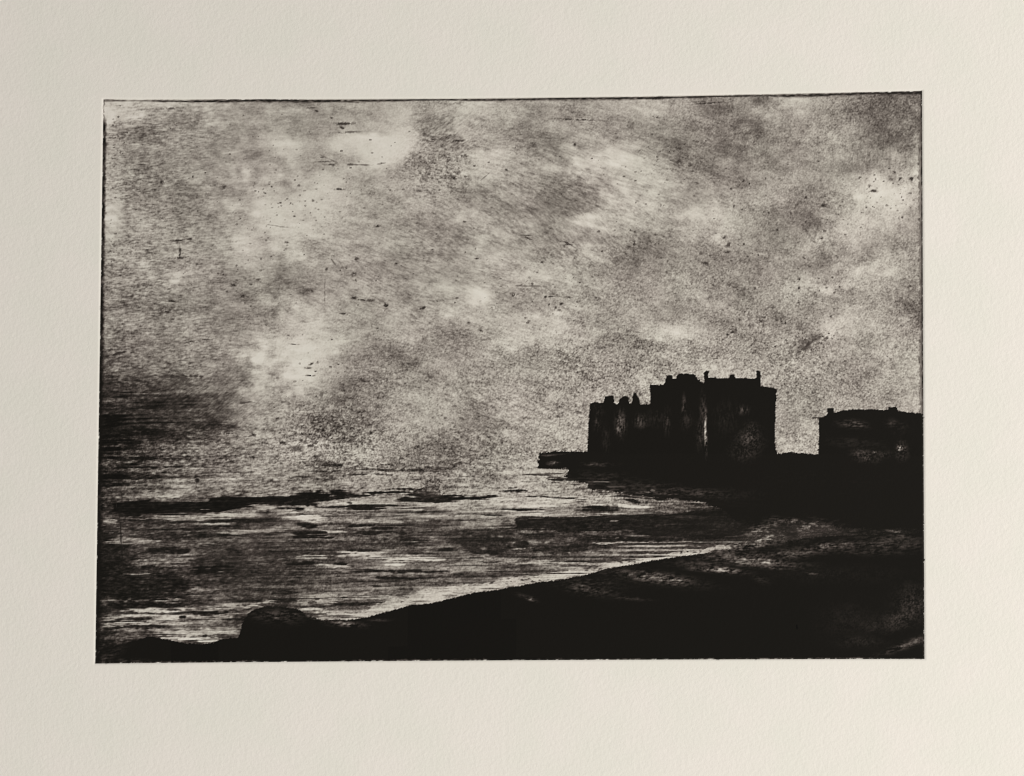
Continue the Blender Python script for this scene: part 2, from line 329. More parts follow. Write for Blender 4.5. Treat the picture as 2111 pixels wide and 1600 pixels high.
    LIGHT = [(tB, [(350, 1000, 760, 1000, 42, 196), (150, 1030, 260, 1030, 22, 170), (640, 1035, 1210, 1035, 24, 205), (280, 1092, 480, 1096, 20, 188), (680, 1087, 900, 1080, 16, 215),
                   (0, 690, 270, 735, 44, 200), (0, 720, 200, 720, 30, 205), (0, 826, 560, 822, 10, 190), (860, 650, 1340, 615, 40, 182), (1500, 600, 2095, 565, 34, 196), (1700, 615, 2095, 622, 18, 205),
                   (1800, 690, 2095, 683, 12, 190), (930, 1335, 1380, 1262, 40, 190), (1330, 1255, 1790, 1206, 26, 176), (80, 1440, 520, 1492, 32, 184), (480, 1488, 900, 1385, 22, 172), (340, 600, 530, 590, 16, 200),
                   (1810, 815, 2010, 820, 14, 140), (1890, 907, 2095, 905, 10, 140), (1780, 957, 1850, 955, 9, 130), (1840, 1075, 2095, 1070, 26, 160), (400, 740, 900, 745, 26, 165), (1300, 1020, 1800, 1050, 30, 130),
                   (1400, 500, 1700, 530, 34, 180), (300, 1340, 900, 1330, 30, 150), (1000, 1100, 1700, 1090, 40, 140)]),
             (tC, [(0, 595, 620, 562, 28, 196), (600, 545, 890, 548, 26, 182), (560, 602, 1190, 645, 15, 205), (800, 560, 1350, 583, 16, 185), (1340, 585, 1560, 597, 12, 125), (1190, 622, 1720, 637, 20, 85),
                   (480, 676, 1210, 687, 8, 175), (0, 692, 480, 692, 14, 190), (1090, 530, 1340, 536, 6, 130), (60, 822, 310, 820, 22, 120), (400, 806, 640, 800, 9, 100), (740, 801, 1170, 812, 8, 100), (500, 846, 920, 842, 6, 85),
                   (600, 908, 1450, 903, 9, 160), (1300, 903, 1900, 906, 6, 140), (600, 913, 830, 913, 10, 165), (820, 937, 1720, 935, 10, 168), (730, 966, 1660, 965, 12, 160), (690, 1006, 1470, 1000, 14, 172), (830, 1028, 1360, 1026, 10, 168),
                   (0, 912, 440, 906, 10, 140), (0, 955, 110, 962, 9, 130), (540, 986, 780, 986, 9, 130), (0, 1072, 800, 1076, 14, 158), (180, 1208, 670, 1128, 26, 192), (790, 1092, 1140, 1058, 22, 178), (0, 1245, 110, 1222, 18, 172),
                   (800, 1100, 1700, 970, 12, 175), (1550, 985, 1760, 925, 10, 130), (200, 1120, 760, 1100, 22, 138)]),
             (tA, [(230, 750, 350, 750, 34, 150), (700, 720, 1500, 690, 34, 180), (1100, 690, 1600, 640, 26, 190), (1600, 700, 2000, 720, 44, 205), (950, 760, 1300, 755, 16, 185), (1100, 830, 1700, 815, 18, 150), (1750, 1030, 2000, 1020, 36, 160), (1900, 1090, 2095, 1080, 20, 160),
                   (450, 1060, 950, 1050, 60, 118), (780, 1010, 1000, 1020, 40, 122), (390, 1155, 620, 1150, 8, 150), (420, 1187, 820, 1192, 5, 120), (1080, 1138, 1260, 1134, 7, 140), (220, 1375, 1000, 1335, 30, 178), (820, 1300, 1150, 1280, 14, 118),
                   (350, 1460, 1000, 1430, 42, 205), (900, 1425, 1450, 1395, 24, 170), (230, 1490, 700, 1490, 24, 185), (600, 1500, 1000, 1490, 40, 195), (230, 1550, 900, 1545, 22, 180), (900, 1480, 1330, 1500, 36, 170), (1450, 1380, 1640, 1380, 26, 150), (1750, 1380, 2095, 1340, 60, 160),
                   (1780, 1440, 2000, 1490, 30, 185), (620, 1290, 760, 1300, 8, 70), (640, 550, 850, 545, 36, 190), (420, 720, 1100, 715, 20, 150), (240, 900, 700, 895, 24, 135)]),
             (tE, [(620, 540, 1300, 545, 46, 186), (640, 580, 1180, 600, 36, 200), (800, 600, 1120, 625, 20, 205), (230, 440, 380, 420, 40, 140), (230, 500, 400, 480, 24, 160), (1300, 350, 1560, 320, 18, 170), (250, 575, 500, 590, 36, 78)])]
    for T, rows in LIGHT:
        for (a, b, c, d, w, v) in rows:
            (x0, y0), (x1, y1) = T([(a, b), (c, d)])
            stroke(B, x0, y0, x1, y1, w / T.k * 1.1, v, 0.9, 0.8)
    L = B
    WET = [(690, 1272, 16), (760, 1266, 20), (840, 1238, 24), (900, 1228, 22), (985, 1212, 22), (1060, 1200, 16), (1105, 1196, 14), (1160, 1186, 18), (1215, 1178, 16), (1290, 1162, 14), (1360, 1148, 12), (1440, 1137, 9), (1500, 1128, 6)]
    for (xa, ya, wa), (xb, yb, wb) in zip(WET[:-1], WET[1:]):
        stroke(L, xa - 14, ya + 3, xb + 14, yb - 1, 0.5 * (wa + wb), 188, 0.85, 0.7, nH)
        stroke(L, xa - 6, ya + 1, xb + 20, yb - 1, 0.25 * (wa + wb), 200, 0.6, 0.8, nHL)
    solid(L, HORIZON_BAND, 18, 1.4, 0.4, 0.98, 0.9 * nHL, 0.05)
    solid(L, SEA_BAND, 24, 1.8, 0.5, 0.95, 0.9 * nHL + 0.1 * nI, 0.13)
    solid(L, HORIZON_BAND2, 22, 1.5, 0.5, 0.95, 0.9 * nHL, 0.10)
    DARK = [(tA, [(230, 640, 320, 640, 40, 40), (1750, 650, 1860, 657, 12, 22), (1590, 640, 1870, 654, 10, 22), (1300, 600, 2095, 626, 12, 35), (880, 747, 1080, 750, 6, 50), (600, 880, 910, 878, 9, 40), (570, 968, 930, 975, 22, 26), (240, 948, 410, 955, 20, 22), (530, 1094, 650, 1096, 12, 28), (640, 1126, 750, 1130, 12, 28),
                  (890, 1130, 1260, 1110, 26, 22), (230, 1412, 860, 1388, 24, 24), (780, 1466, 1220, 1452, 14, 28), (320, 1516, 630, 1510, 12, 32), (240, 1590, 800, 1570, 14, 36), (1570, 1375, 1720, 1375, 44, 42), (1830, 828, 2000, 830, 10, 28), (1700, 838, 2050, 866, 10, 28), (1760, 770, 1900, 785, 14, 28), (1740, 1080, 1900, 1065, 10, 24),
                  (1670, 1190, 1810, 1185, 8, 38), (1440, 1212, 1560, 1215, 8, 48), (1570, 1302, 1770, 1300, 10, 40), (230, 1340, 760, 1330, 40, 24), (250, 1250, 900, 1240, 70, 30), (420, 1180, 900, 1215, 20, 24), (210, 1060, 400, 1060, 90, 32), (320, 700, 700, 720, 12, 45), (1200, 950, 1330, 1020, 60, 42),
                  (900, 1060, 1160, 1060, 20, 45), (1100, 940, 1500, 950, 18, 60), (400, 860, 800, 865, 6, 55), (1440, 855, 1700, 830, 6, 60), (1300, 800, 1440, 808, 6, 60), (830, 1500, 900, 1500, 16, 26), (400, 705, 560, 690, 14, 26), (960, 420, 990, 425, 14, 24), (200, 20, 800, 50, 30, 26)]),
            (tB, [(0, 560, 440, 530, 44, 20), (-40, 600, 250, 590, 26, 26), (490, 532, 960, 522, 17, 22), (690, 500, 1010, 496, 8, 36), (950, 512, 1030, 494, 8, 30), (830, 574, 1320, 590, 14, 30), (1010, 540, 1190, 556, 24, 38), (1150, 553, 1550, 560, 15, 22), (1530, 546, 1630, 545, 10, 24), (1630, 506, 1840, 508, 8, 40), (1700, 481, 1780, 480, 5, 50),
                  (1630, 591, 1760, 590, 6, 30), (1610, 646, 2010, 651, 7, 30), (1470, 690, 1690, 696, 5, 40), (240, 622, 860, 620, 9, 32), (420, 640, 750, 640, 12, 24), (-40, 654, 140, 656, 12, 20), (800, 668, 1210, 671, 4, 70), (980, 668, 1070, 672, 8, 45), (420, 776, 730, 771, 8, 28), (610, 800, 930, 800, 9, 26), (560, 846, 700, 838, 13, 26), (820, 842, 910, 836, 20, 28),
                  (40, 770, 210, 785, 14, 30), (0, 829, 260, 828, 9, 28), (0, 866, 340, 866, 9, 26), (240, 302, 410, 300, 14, 32), (440, 970, 710, 968, 8, 30), (890, 930, 1010, 930, 8, 36), (1090, 966, 1310, 966, 11, 26), (940, 996, 1160, 996, 5, 40), (320, 1069, 440, 1070, 13, 30), (-60, 1068, 210, 1071, 14, 28), (460, 1130, 1250, 1136, 11, 28), (620, 1181, 1190, 1178, 15, 26),
                  (1260, 1159, 1380, 1158, 8, 28), (820, 1270, 960, 1270, 9, 50), (1200, 870, 1750, 890, 50, 42), (1300, 930, 1760, 960, 40, 40), (1400, 980, 1760, 1000, 16, 40), (950, 760, 1250, 750, 26, 70), (1250, 830, 1740, 830, 24, 50), (1750, 925, 1880, 920, 24, 32), (1900, 965, 2095, 970, 24, 34), (1550, 1100, 1900, 1100, 14, 65), (430, 590, 480, 600, 6, 60), (500, 890, 1100, 900, 20, 60), (0, 910, 600, 930, 26, 62),
                  (400, 380, 800, 376, 6, 70), (500, 340, 1250, 345, 8, 62), (150, 350, 420, 345, 6, 70), (1050, 320, 1350, 300, 16, 68), (0, 400, 400, 410, 8, 80), (0, 1190, 60, 1190, 10, 40), (130, 1385, 200, 1390, 14, 60), (850, 560, 1000, 570, 10, 40)]),
            (tC, [(520, 640, 900, 655, 26, 28), (530, 628, 850, 625, 14, 24), (700, 660, 860, 662, 10, 26), (890, 570, 1090, 600, 18, 26), (880, 540, 1300, 548, 8, 26), (100, 375, 330, 378, 3, 60), (300, 405, 500, 420, 8, 30), (0, 510, 150, 508, 9, 32), (120, 545, 240, 545, 5, 40), (0, 646, 220, 646, 8, 32), (170, 540, 620, 575, 4, 60),
                  (60, 860, 400, 870, 26, 40), (470, 930, 620, 960, 60, 34), (230, 980, 540, 985, 30, 42), (200, 950, 560, 950, 14, 46), (560, 880, 1900, 880, 22, 30), (700, 950, 1650, 951, 5, 55), (720, 985, 1500, 983, 5, 60), (700, 1018, 1300, 1015, 5, 70), (0, 780, 1300, 770, 50, 30), (300, 1050, 820, 1045, 8, 90), (560, 920, 720, 930, 14, 40), (70, 1205, 180, 1215, 14, 65),
                  (240, 330, 560, 330, 4, 40)])]
    for T, rows in DARK:
        for (a, b, c, d, w, v) in rows:
            (x0, y0), (x1, y1) = T([(a, b), (c, d)])
            stroke(L, x0, y0, x1, y1, w / T.k * 1.5 + 0.5, v, 0.95, 0.75)
    solid(L, SAIL, 74, 3.0, 0.25, 0.8)
    k = sst(0.75 * nHL + 0.65 * np.roll(nHX, 40, 0), 0.9, 1.9) * sst(Y, 985, 1060) * (1 - sst(Y, 1330, 1350))
    L += (26 - L) * 0.62 * k
    # scattered short wave marks, dark and light
    for k in range(420):
        x = rng.uniform(205, 1500); y = rng.uniform(930, 1330)
        ln = rng.uniform(8, 44) * (0.6 if y < 1000 else 1.0); wd = rng.uniform(0.8, 2.2)
        if y < 1035 and rng.rand() < 0.45:
            continue
        v = rng.choice([24, 30, 45, 60, 60, 160]) if y > 1040 else rng.choice([40, 60, 80, 90])
        stroke(L, x, y, x + ln, y + rng.uniform(-1.5, 1.0), wd, v, rng.uniform(0.2, 0.55), 0.9)

    # ---- aquatint grain: ink coverage pushed about by the local tool direction
    gw = lambda cx, cy, rx, ry: np.exp(-((X - cx) / rx) ** 2 - ((Y - cy) / ry) ** 2)
    wH = 0.45 + 0.8 * sst(-X, -750, -350) + 0.5 * sst(Y, 920, 1030)
    wI = 0.75 + 1.5 * sst(X, 1000, 1500) * (1 - sea) + 0.8 * gw(930, 800, 260, 130)
    wD = 0.25 + 2.4 * gw(1320, 370, 230, 110) + 1.2 * gw(900, 560, 260, 140) + 0.8 * gw(1000, 840, 160, 90)
    wD2 = 0.1 + 1.8 * gw(1250, 470, 260, 90) + 0.8 * gw(230, 470, 40, 80)
    wU = 0.1 + 1.5 * gw(440, 820, 120, 60) + 1.2 * gw(930, 270, 60, 40)
    wV = 0.05 + 1.2 * gw(1820, 300, 110, 90) + 0.5 * gw(1880, 500, 60, 150)
    nsum = np.sqrt(wH ** 2 + wI ** 2 + wD ** 2 + wD2 ** 2 + wU ** 2 + wV ** 2)
    g = (wH * nH + wI * nI + wD * nD + wD2 * nD2 + wU * nUp + wV * nV) / nsum
    g = 0.88 * g + 0.30 * nI2 + 0.2 * nM
    # strength of the bite
    s = 0.285 + 0.03 * nC2 + 0.25 * gw(1250, 800, 330, 130) + 0.35 * gw(670, 890, 110, 60) + 0.25 * gw(900, 340, 70, 60) + 0.15 * sst(-X, -520, -230) + 0.22 * sst(Y, 860, 940) * (1 - 0.75 * sst(Y, 1010, 1060)) + 0.15 * gw(1700, 760, 260, 160) \
        - 0.18 * gw(700, 300, 130, 60) - 0.16 * gw(560, 330, 120, 90)
    s = np.clip(s, 0.2, 1.0)
    HI, LO = 216.0, 14.0
    c = np.clip((HI - L) / (HI - LO), 0.015, 0.985)
    c = 1 / (1 + np.exp(-(np.log(c / (1 - c)) + s * g)))
    L = HI - c * (HI - LO)

    # flecks: tiny bites gathered in the denser smoke
    for (cx, cy, rx, ry, n, sz) in [(670, 885, 75, 38, 300, 2.6), (620, 860, 120, 60, 90, 2.4), (900, 345, 50, 35, 130, 2.3), (1410, 315, 80, 40, 130, 2.4), (1180, 750, 50, 30, 120, 2.0), (925, 890, 60, 40, 110, 2.4),
                                    (760, 780, 70, 40, 110, 2.4), (1520, 660, 60, 40, 110, 2.2), (1656, 708, 26, 16, 150, 2.2), (1690, 692, 20, 12, 50, 2.0), (1500, 540, 60, 50, 90, 2.2), (1660, 460, 70, 40, 60, 2.3), (230, 300, 25, 60, 150, 2.2), (230, 540, 30, 60, 120, 2.2),
                                    (480, 590, 60, 40, 120, 2.2), (1640, 600, 120, 90, 130, 2.2), (560, 430, 120, 90, 130, 2.0), (700, 420, 100, 80, 60, 2.0), (1100, 620, 120, 60, 60, 2.2), (1330, 500, 70, 30, 90, 2.4), (1780, 770, 110, 50, 110, 2.2),
                                    (1000, 560, 300, 200, 200, 2.0), (1500, 400, 300, 150, 220, 2.0), (400, 400, 180, 160, 200, 2.0), (650, 980, 160, 50, 160, 2.4), (1830, 400, 70, 50, 90, 2.1)]:
        for k in range(n):
            x = cx + rx * rng.normal() * 0.75; y = cy + ry * rng.normal() * 0.75
            if y > 1000 or x > 1890 or x < 222 or y < 214:
                continue
            r = sz * rng.uniform(0.5, 1.25)
            stroke(L, x - r, y, x + r * rng.uniform(0.6, 1.8), y + rng.uniform(-1.2, 1.2), r * 1.0, rng.uniform(45, 125), rng.uniform(0.2, 0.65), 0.6, nI2)

    # named specks and scratches
    SP = [(s1, [(1020, 552, 5, 4), (1092, 548, 5, 5), (1080, 610, 4, 3), (870, 465, 5, 3), (840, 490, 4, 3), (850, 510, 4, 3), (882, 478, 4, 3), (1480, 495, 6, 5), (1420, 676, 11, 6), (1860, 655, 8, 4), (1822, 408, 15, 9), (1808, 432, 9, 8), (2072, 392, 6, 4), (325, 640, 16, 6), (640, 480, 8, 10), (330, 455, 12, 6), (1185, 128, 6, 4), (1110, 95, 7, 4),
                (1240, 180, 9, 5), (1250, 158, 42, 6), (1262, 202, 60, 4), (1190, 366, 22, 4), (1150, 351, 24, 3), (1140, 330, 14, 3), (1290, 365, 18, 3), (365, 82, 34, 4), (1225, 490, 24, 4), (1085, 78, 22, 3), (1700, 240, 40, 5), (1830, 245, 26, 4), (1590, 335, 9, 7)]),
          (s2, [(1180, 447, 9, 8), (1215, 462, 4, 4), (1122, 488, 5, 4), (1135, 575, 4, 8), (887, 262, 4, 3), (330, 265, 7, 6), (1777, 438, 6, 8), (1855, 440, 4, 4), (1950, 407, 6, 6), (1933, 442, 6, 7), (1978, 443, 5, 7), (2037, 440, 9, 10), (1845, 500, 14, 6), (1825, 475, 8, 9), (2027, 583, 6, 5), (1932, 585, 5, 5), (1590, 572, 14, 7), (1500, 533, 6, 5), (1357, 695, 7, 5), (1440, 657, 4, 4),
                (1502, 657, 4, 4), (1603, 660, 5, 4), (1315, 610, 5, 4), (1425, 610, 4, 4), (208, 688, 8, 3), (745, 720, 8, 5), (700, 14, 5, 4), (1010, 55, 60, 3), (950, 48, 40, 3), (340, 138, 80, 4), (120, 265, 14, 10), (860, 285, 10, 8), (855, 350, 9, 6), (735, 393, 7, 5), (1310, 355, 6, 4), (1565, 350, 5, 4), (770, 572, 10, 5)]),
          (s3, [(405, 38, 26, 4), (470, 30, 10, 4), (417, 100, 5, 18), (412, 127, 24, 5), (405, 48, 7, 9), (533, 67, 6, 4), (960, 48, 9, 5), (1195, 115, 6, 4), (1312, 133, 11, 9), (1160, 182, 6, 8), (1230, 190, 4, 4), (1257, 178, 7, 6), (1300, 207, 10, 9), (1310, 240, 4, 6), (1300, 327, 13, 6), (1345, 340, 26, 4), (1382, 341, 14, 6), (1315, 365, 6, 5), (1462, 364, 8, 9), (1465, 385, 5, 3),
                (1655, 378, 11, 6), (1640, 385, 8, 4), (1265, 418, 8, 4), (1245, 408, 14, 3), (1880, 455, 8, 5), (1515, 155, 8, 4), (1915, 80, 4, 4), (1925, 130, 12, 3), (2105, 315, 8, 8), (2005, 375, 8, 9), (1820, 330, 7, 4), (1940, 495, 9, 6), (995, 564, 20, 2), (1083, 663, 11, 6), (1113, 655, 6, 7), (1068, 684, 14, 4), (1030, 640, 8, 3), (1080, 722, 20, 3), (1105, 700, 5, 3),
                (500, 549, 30, 4), (550, 540, 26, 3), (450, 558, 20, 3), (505, 160, 6, 6), (880, 120, 5, 3), (1075, 295, 14, 6), (350, 395, 30, 10), (470, 30, 5, 5), (370, 345, 20, 4), (1000, 370, 5, 3), (690, 265, 10, 6), (735, 320, 8, 5)]),
          (s4, [(30, 314, 12, 5), (22, 316, 6, 9), (182, 325, 7, 5), (212, 322, 16, 2), (300, 328, 7, 5), (203, 362, 6, 5), (262, 358, 7, 5), (150, 383, 7, 5), (235, 380, 7, 6), (117, 347, 3, 3), (25, 373, 4, 3), (383, 267, 8, 5), (355, 252, 7, 3), (215, 302, 6, 3), (165, 460, 4, 4), (140, 200, 5, 3), (75, 175, 6, 4), (330, 130, 6, 4), (165, 148, 6, 4), (630, 57, 7, 8), (545, 85, 9, 6),
                (1085, 22, 12, 6), (1110, 60, 9, 9), (1105, 95, 12, 6), (990, 155, 14, 8), (1493, 127, 7, 5), (1580, 25, 8, 6), (1465, 180, 4, 4), (1500, 200, 4, 4), (1470, 235, 5, 4), (1467, 278, 5, 5), (1515, 280, 9, 4), (1673, 270, 6, 6), (1725, 245, 5, 5), (1465, 355, 6, 5), (1642, 388, 4, 9), (1628, 422, 5, 5), (1398, 455, 4, 6), (1355, 440, 5, 4), (1167, 438, 5, 4), (1275, 447, 12, 7),
                (1295, 425, 12, 5), (1287, 467, 5, 4), (1082, 542, 4, 3), (425, 676, 6, 7), (1345, 575, 4, 3), (2030, 270, 7, 4), (1130, 500, 12, 8), (1105, 515, 7, 5), (300, 60, 30, 2), (280, 45, 20, 2), (90, 12, 22, 2)]),
          (s5, [(910, 227, 7, 6), (1125, 215, 8, 8), (793, 310, 11, 7), (770, 318, 5, 3), (1385, 300, 7, 7), (1385, 335, 5, 10), (1270, 342, 28, 5), (1620, 370, 11, 8), (1652, 376, 9, 4), (500, 543, 8, 6), (505, 575, 8, 5), (585, 600, 6, 4), (870, 355, 10, 6), (1095, 360, 34, 9), (1160, 320, 8, 7), (880, 543, 6, 3), (1115, 465, 60, 6), (590, 300, 46, 7), (330, 302, 20, 12), (650, 305, 40, 3),
                (930, 350, 8, 7), (1090, 250, 9, 6), (1200, 290, 12, 6), (1930, 325, 8, 7), (1830, 300, 6, 5), (2070, 275, 4, 4), (2050, 345, 5, 8), (1330, 30, 14, 5), (1350, 40, 16, 4), (1605, 335, 4, 4), (1960, 418, 14, 3), (865, 700, 9, 6), (830, 703, 6, 5), (1490, 515, 6, 4), (1415, 470, 8, 4), (430, 30, 30, 14), (400, 120, 20, 20)])]
    for T, rows in SP:
        for (a, b, rx, ry) in rows:
            (x, y), = T([(a, b)])
            blob(L, x, y, rx / T.k * 1.1, ry / T.k * 1.1, rng.uniform(-25, 25) if rx < 2 * ry else rng.uniform(-4, 4), rng.uniform(30, 70), rng.uniform(0.6, 0.95), 0.7, 0.6 * nI2 + 0.5 * nI, 2.0)
    blob(L, 1180 / K2 + 1050, 447 / K2 + 190, 1.6, 1.4, 0, 130, 0.8, 0, nI)
    blob(L, 200 + 1010 / K2, 770 + 380 / K2, 12, 6, 0, 78, 0.9, 0.15, nI, 4)
    blob(L, 200 + 1135 / K2, 770 + 105 / K2, 4, 6, 20, 95, 0.8, 0.15, nI, 4)
    for (x0, y0, x1, y1, w, v, a) in [(671, 570, 668, 625, 1.6, 100, .5), (682, 533, 694, 549, 1.5, 90, .6), (1160, 497, 1186, 511, 1.8, 60, .8), (1081, 488, 1098, 495, 1.8, 70, .8), (1268, 645, 1310, 655, 1.2, 110, .4), (1628, 738, 1700, 684, 8, 84, .40), (1645, 728, 1670, 708, 3, 50, .5), (1655, 716, 1685, 698, 2.5, 50, .5),
                                      (245, 1060, 252, 1160, 1.4, 30, .7), (238, 1000, 240, 1050, 1.2, 60, .5), (1088, 578, 1070, 590, 1.4, 90, .5), (1130, 590, 1060, 588, 1.4, 100, .5), (990, 372, 1010, 355, 1.4, 120, .6), (600, 470, 545, 462, 1.2, 120, .5),
                                      (212, 735, 262, 724, 2.6, 40, .8), (214, 748, 250, 736, 2, 60, .6), (216, 770, 262, 765, 2, 60, .6), (225, 785, 330, 775, 2, 60, .6), (365, 773, 425, 778, 3, 45, .7), (330, 780, 372, 776, 3, 55, .6),
                                      (1060, 590, 1130, 590, 1.2, 100, .5), (655, 317, 700, 338, 1.6, 90, .5), (700, 338, 765, 341, 2, 90, .6), (765, 341, 800, 335, 1.6, 110, .5), (486, 832, 520, 828, 2, 60, .6)]:
        stroke(L, x0, y0, x1, y1, w * 1.3, v, a, 0.5, nI2)

    # ---- solid silhouettes
    R = {}
    R['castle'] = solid(L, CASTLE, 21, 1.0, 0.2)
    R['house'] = solid(L, HOUSE, 21, 1.0, 0.18)
    R['head'] = solid(L, HEADLAND, 22, 1.5, 0.35, 1.0, 0.6 * nHL + 0.5 * nI)
    R['fore'] = solid(L, FORESHORE, 18, 1.2, 0.22, 1.0, 0.5 * nI + 0.4 * nM)
    # ragged water-line under the headland
    for k in range(70):
        x = rng.uniform(1165, 1560); y = 1000 + (x - 1165) * 0.12 + rng.uniform(-14, 12)
        stroke(L, x, y, x + rng.uniform(10, 60), y + rng.uniform(0, 3), rng.uniform(1.5, 4), rng.choice([22, 24, 30, 120]) if x < 1400 else 24, rng.uniform(0.3, 0.8), 0.9)
    stroke(L, 1075, 978, 1172, 976, 1.6, 70, .8, .6); stroke(L, 1130, 983, 1205, 990, 4, 35, .8, .8); stroke(L, 1085, 971, 1170, 970, 4, 190, .6, .6)
    stroke(L, 1672, 861.5, 1700, 860.5, 1.6, 60, .9, .3)
    # wiped highlights in the dark shapes
    dn = 0.3 * nI2 + 0.7 * nI + 0.5 * nM
    dh = 0.8 * nH + 0.35 * nI + 0.25 * nI2 + 0.4 * nM
    def lift(x, y, rx, ry, an, v, nz):
        m = 2.4 * max(rx, ry)
        w = win(x - m, y - m, x + m, y + m, 4)
        cc, ss = math.cos(math.radians(an)), math.sin(math.radians(an))
        dx, dy = X[w] - x, Y[w] - y
        k = np.exp(-(((dx * cc + dy * ss) / rx) ** 2 + ((-dx * ss + dy * cc) / ry) ** 2))
        n = np.clip(0.70 + 0.55 * nz[w], 0, 2.0)
        L[w] = np.maximum(L[w], 20 + (v - 20) * 0.95 * k ** 0.85 * n)
    nvv = 0.8 * nV + 0.5 * nI + 0.3 * nM
    for T, nz, rows in [
        (tG, nvv, [(1540, 1395, 9, 130, -2, 135), (1540, 1300, 12, 60, 0, 95), (1545, 1480, 9, 55, 0, 130), (1522, 1250, 22, 110, 0, 50), (1500, 1430, 30, 90, 0, 48), (875, 1345, 34, 75, 0, 78), (860, 1390, 22, 30, 0, 80), (1372, 1210, 14, 70, 0, 60), (1030, 1325, 40, 40, 0, 62), (690, 1345, 26, 44, 0, 50), (700, 1240, 40, 40, 0, 36),
                   (1840, 1240, 40, 30, 0, 56), (1240, 1330, 24, 80, 0, 46), (1150, 1300, 60, 60, 0, 34), (1700, 1300, 80, 120, 0, 30), (760, 1470, 30, 90, 0, 34), (1390, 1320, 40, 60, 0, 38)]),
        (tG, dn, [(1890, 1480, 80, 75, 0, 62), (1850, 1560, 90, 60, 0, 50), (1900, 1400, 50, 50, 0, 55), (1040, 1360, 40, 20, 0, 48)]),
        (tH, dh, [(1180, 1350, 90, 26, 5, 66), (1200, 1340, 40, 14, 0, 80), (1480, 1345, 40, 30, 0, 44), (1540, 1380, 60, 40, 0, 36), (1200, 1500, 200, 40, 5, 30)]),
        (tH, dn, [(1546, 1540, 22, 26, 0, 165), (1560, 1560, 40, 60, 0, 62), (1345, 1572, 22, 10, 0, 105), (1280, 1600, 90, 40, 10, 62), (1400, 1590, 100, 30, 0, 40)]),
        (tC, dh, [(345, 285, 36, 14, -10, 110), (300, 225, 120, 8, -4, 50), (700, 296, 110, 14, 0, 52), (800, 420, 160, 60, 5, 32), (650, 440, 90, 40, 0, 38), (1150, 520, 200, 10, 3, 80), (1150, 1185, 250, 36, 8, 92), (1300, 1205, 110, 22, 6, 92), (1000, 1160, 90, 16, 4, 70), (600, 1270, 160, 40, 10, 56), (560, 1250, 60, 30, 30, 62), (700, 1290, 140, 30, 8, 42),
                  (170, 1352, 36, 14, 20, 95), (120, 1335, 60, 14, 20, 42), (950, 1350, 120, 12, 5, 46), (1680, 1122, 130, 20, 8, 105), (1900, 1065, 160, 28, 4, 95), (1780, 1045, 60, 12, 0, 80), (1560, 1080, 160, 20, 3, 50), (1970, 830, 120, 50, -8, 90), (1920, 925, 80, 24, 0, 105), (1750, 930, 140, 16, -4, 90), (1650, 1000, 110, 14, -8, 50), (1400, 830, 300, 20, 0, 36), (1700, 780, 200, 60, 5, 36)]),
        (tD, dh, [(640, 400, 240, 50, -8, 84), (520, 420, 140, 24, -10, 92), (680, 285, 110, 20, 2, 86), (800, 340, 70, 40, -20, 84), (560, 300, 60, 40, 0, 70), (200, 468, 260, 18, -4, 95), (60, 515, 90, 18, 0, 92), (400, 470, 50, 24, 10, 95), (470, 600, 170, 26, 6, 108), (330, 585, 40, 10, 0, 100), (720, 540, 200, 36, -10, 66), (960, 485, 110, 24, -6, 96), (1150, 460, 120, 26, 0, 62),
                  (1400, 470, 300, 36, 3, 50), (1530, 366, 70, 10, 5, 110), (1560, 410, 120, 20, 4, 52), (1640, 470, 100, 30, 0, 44), (1300, 520, 260, 26, 0, 44), (100, 668, 170, 16, 4, 105), (560, 650, 100, 14, 5, 66), (860, 698, 50, 8, 8, 66), (450, 740, 60, 24, 20, 40)]),
        (tD, dn, [(1640, 940, 110, 120, 0, 48), (1560, 1050, 170, 70, -20, 44), (1690, 880, 60, 60, 0, 44), (1350, 1100, 140, 60, 0, 33), (1230, 1230, 150, 40, 0, 33), (1000, 700, 500, 60, 0, 25), (1150, 1060, 200, 120, 0, 27), (200, 80, 300, 60, 0, 26)]),
        (tE, dh, [(1600, 420, 160, 46, 5, 50), (1700, 400, 100, 16, 10, 66), (1600, 440, 40, 16, 0, 62), (1860, 425, 40, 10, 25, 80), (300, 720, 100, 40, -30, 36), (240, 760, 60, 26, -40, 52), (400, 770, 140, 12, 0, 46), (2060, 470, 60, 20, 0, 60)]),
        (tF, dh, [(230, 480, 120, 20, 5, 84), (90, 460, 80, 16, 5, 50), (500, 452, 70, 10, 0, 46)])]:
        for (a, b, rx, ry, an, v) in rows:
            (x, y), = T([(a, b)])
            lift(x, y, rx / T.k, ry / T.k, an, v, nz)
    for (x, y, rx, ry, an, v) in [(1340, 1190, 85, 11, 8, 58), (1220, 1203, 60, 10, 4, 42), (1440, 1165, 50, 8, 4, 52), (1530, 1150, 80, 12, 0, 76), (1580, 1160, 70, 9, 5, 70), (1650, 1138, 90, 9, -6, 66), (1740, 1125, 80, 9, -3, 56), (1840, 1115, 70, 9, 2, 48), (1650, 1094, 60, 9, -6, 84), (1590, 1112, 60, 8, -8, 84), (1700, 1086, 30, 10, 20, 74), (1545, 1128, 60, 5, -10, 104),
                                 (1510, 1127, 60, 6, -9, 150), (1575, 1112, 60, 6, -12, 138), (1640, 1094, 50, 6, -12, 124), (1670, 1084, 30, 6, -5, 112), (1250, 990, 60, 16, 5, 40), (1330, 1005, 90, 12, 5, 42), (1420, 1015, 80, 9, 4, 52), (1700, 990, 200, 40, 0, 24)]:
        lift(x, y, rx, ry, an, v * 0.94, 0.35 * nI + 0.75 * nH + 0.35 * nHL + 0.3 * nM)
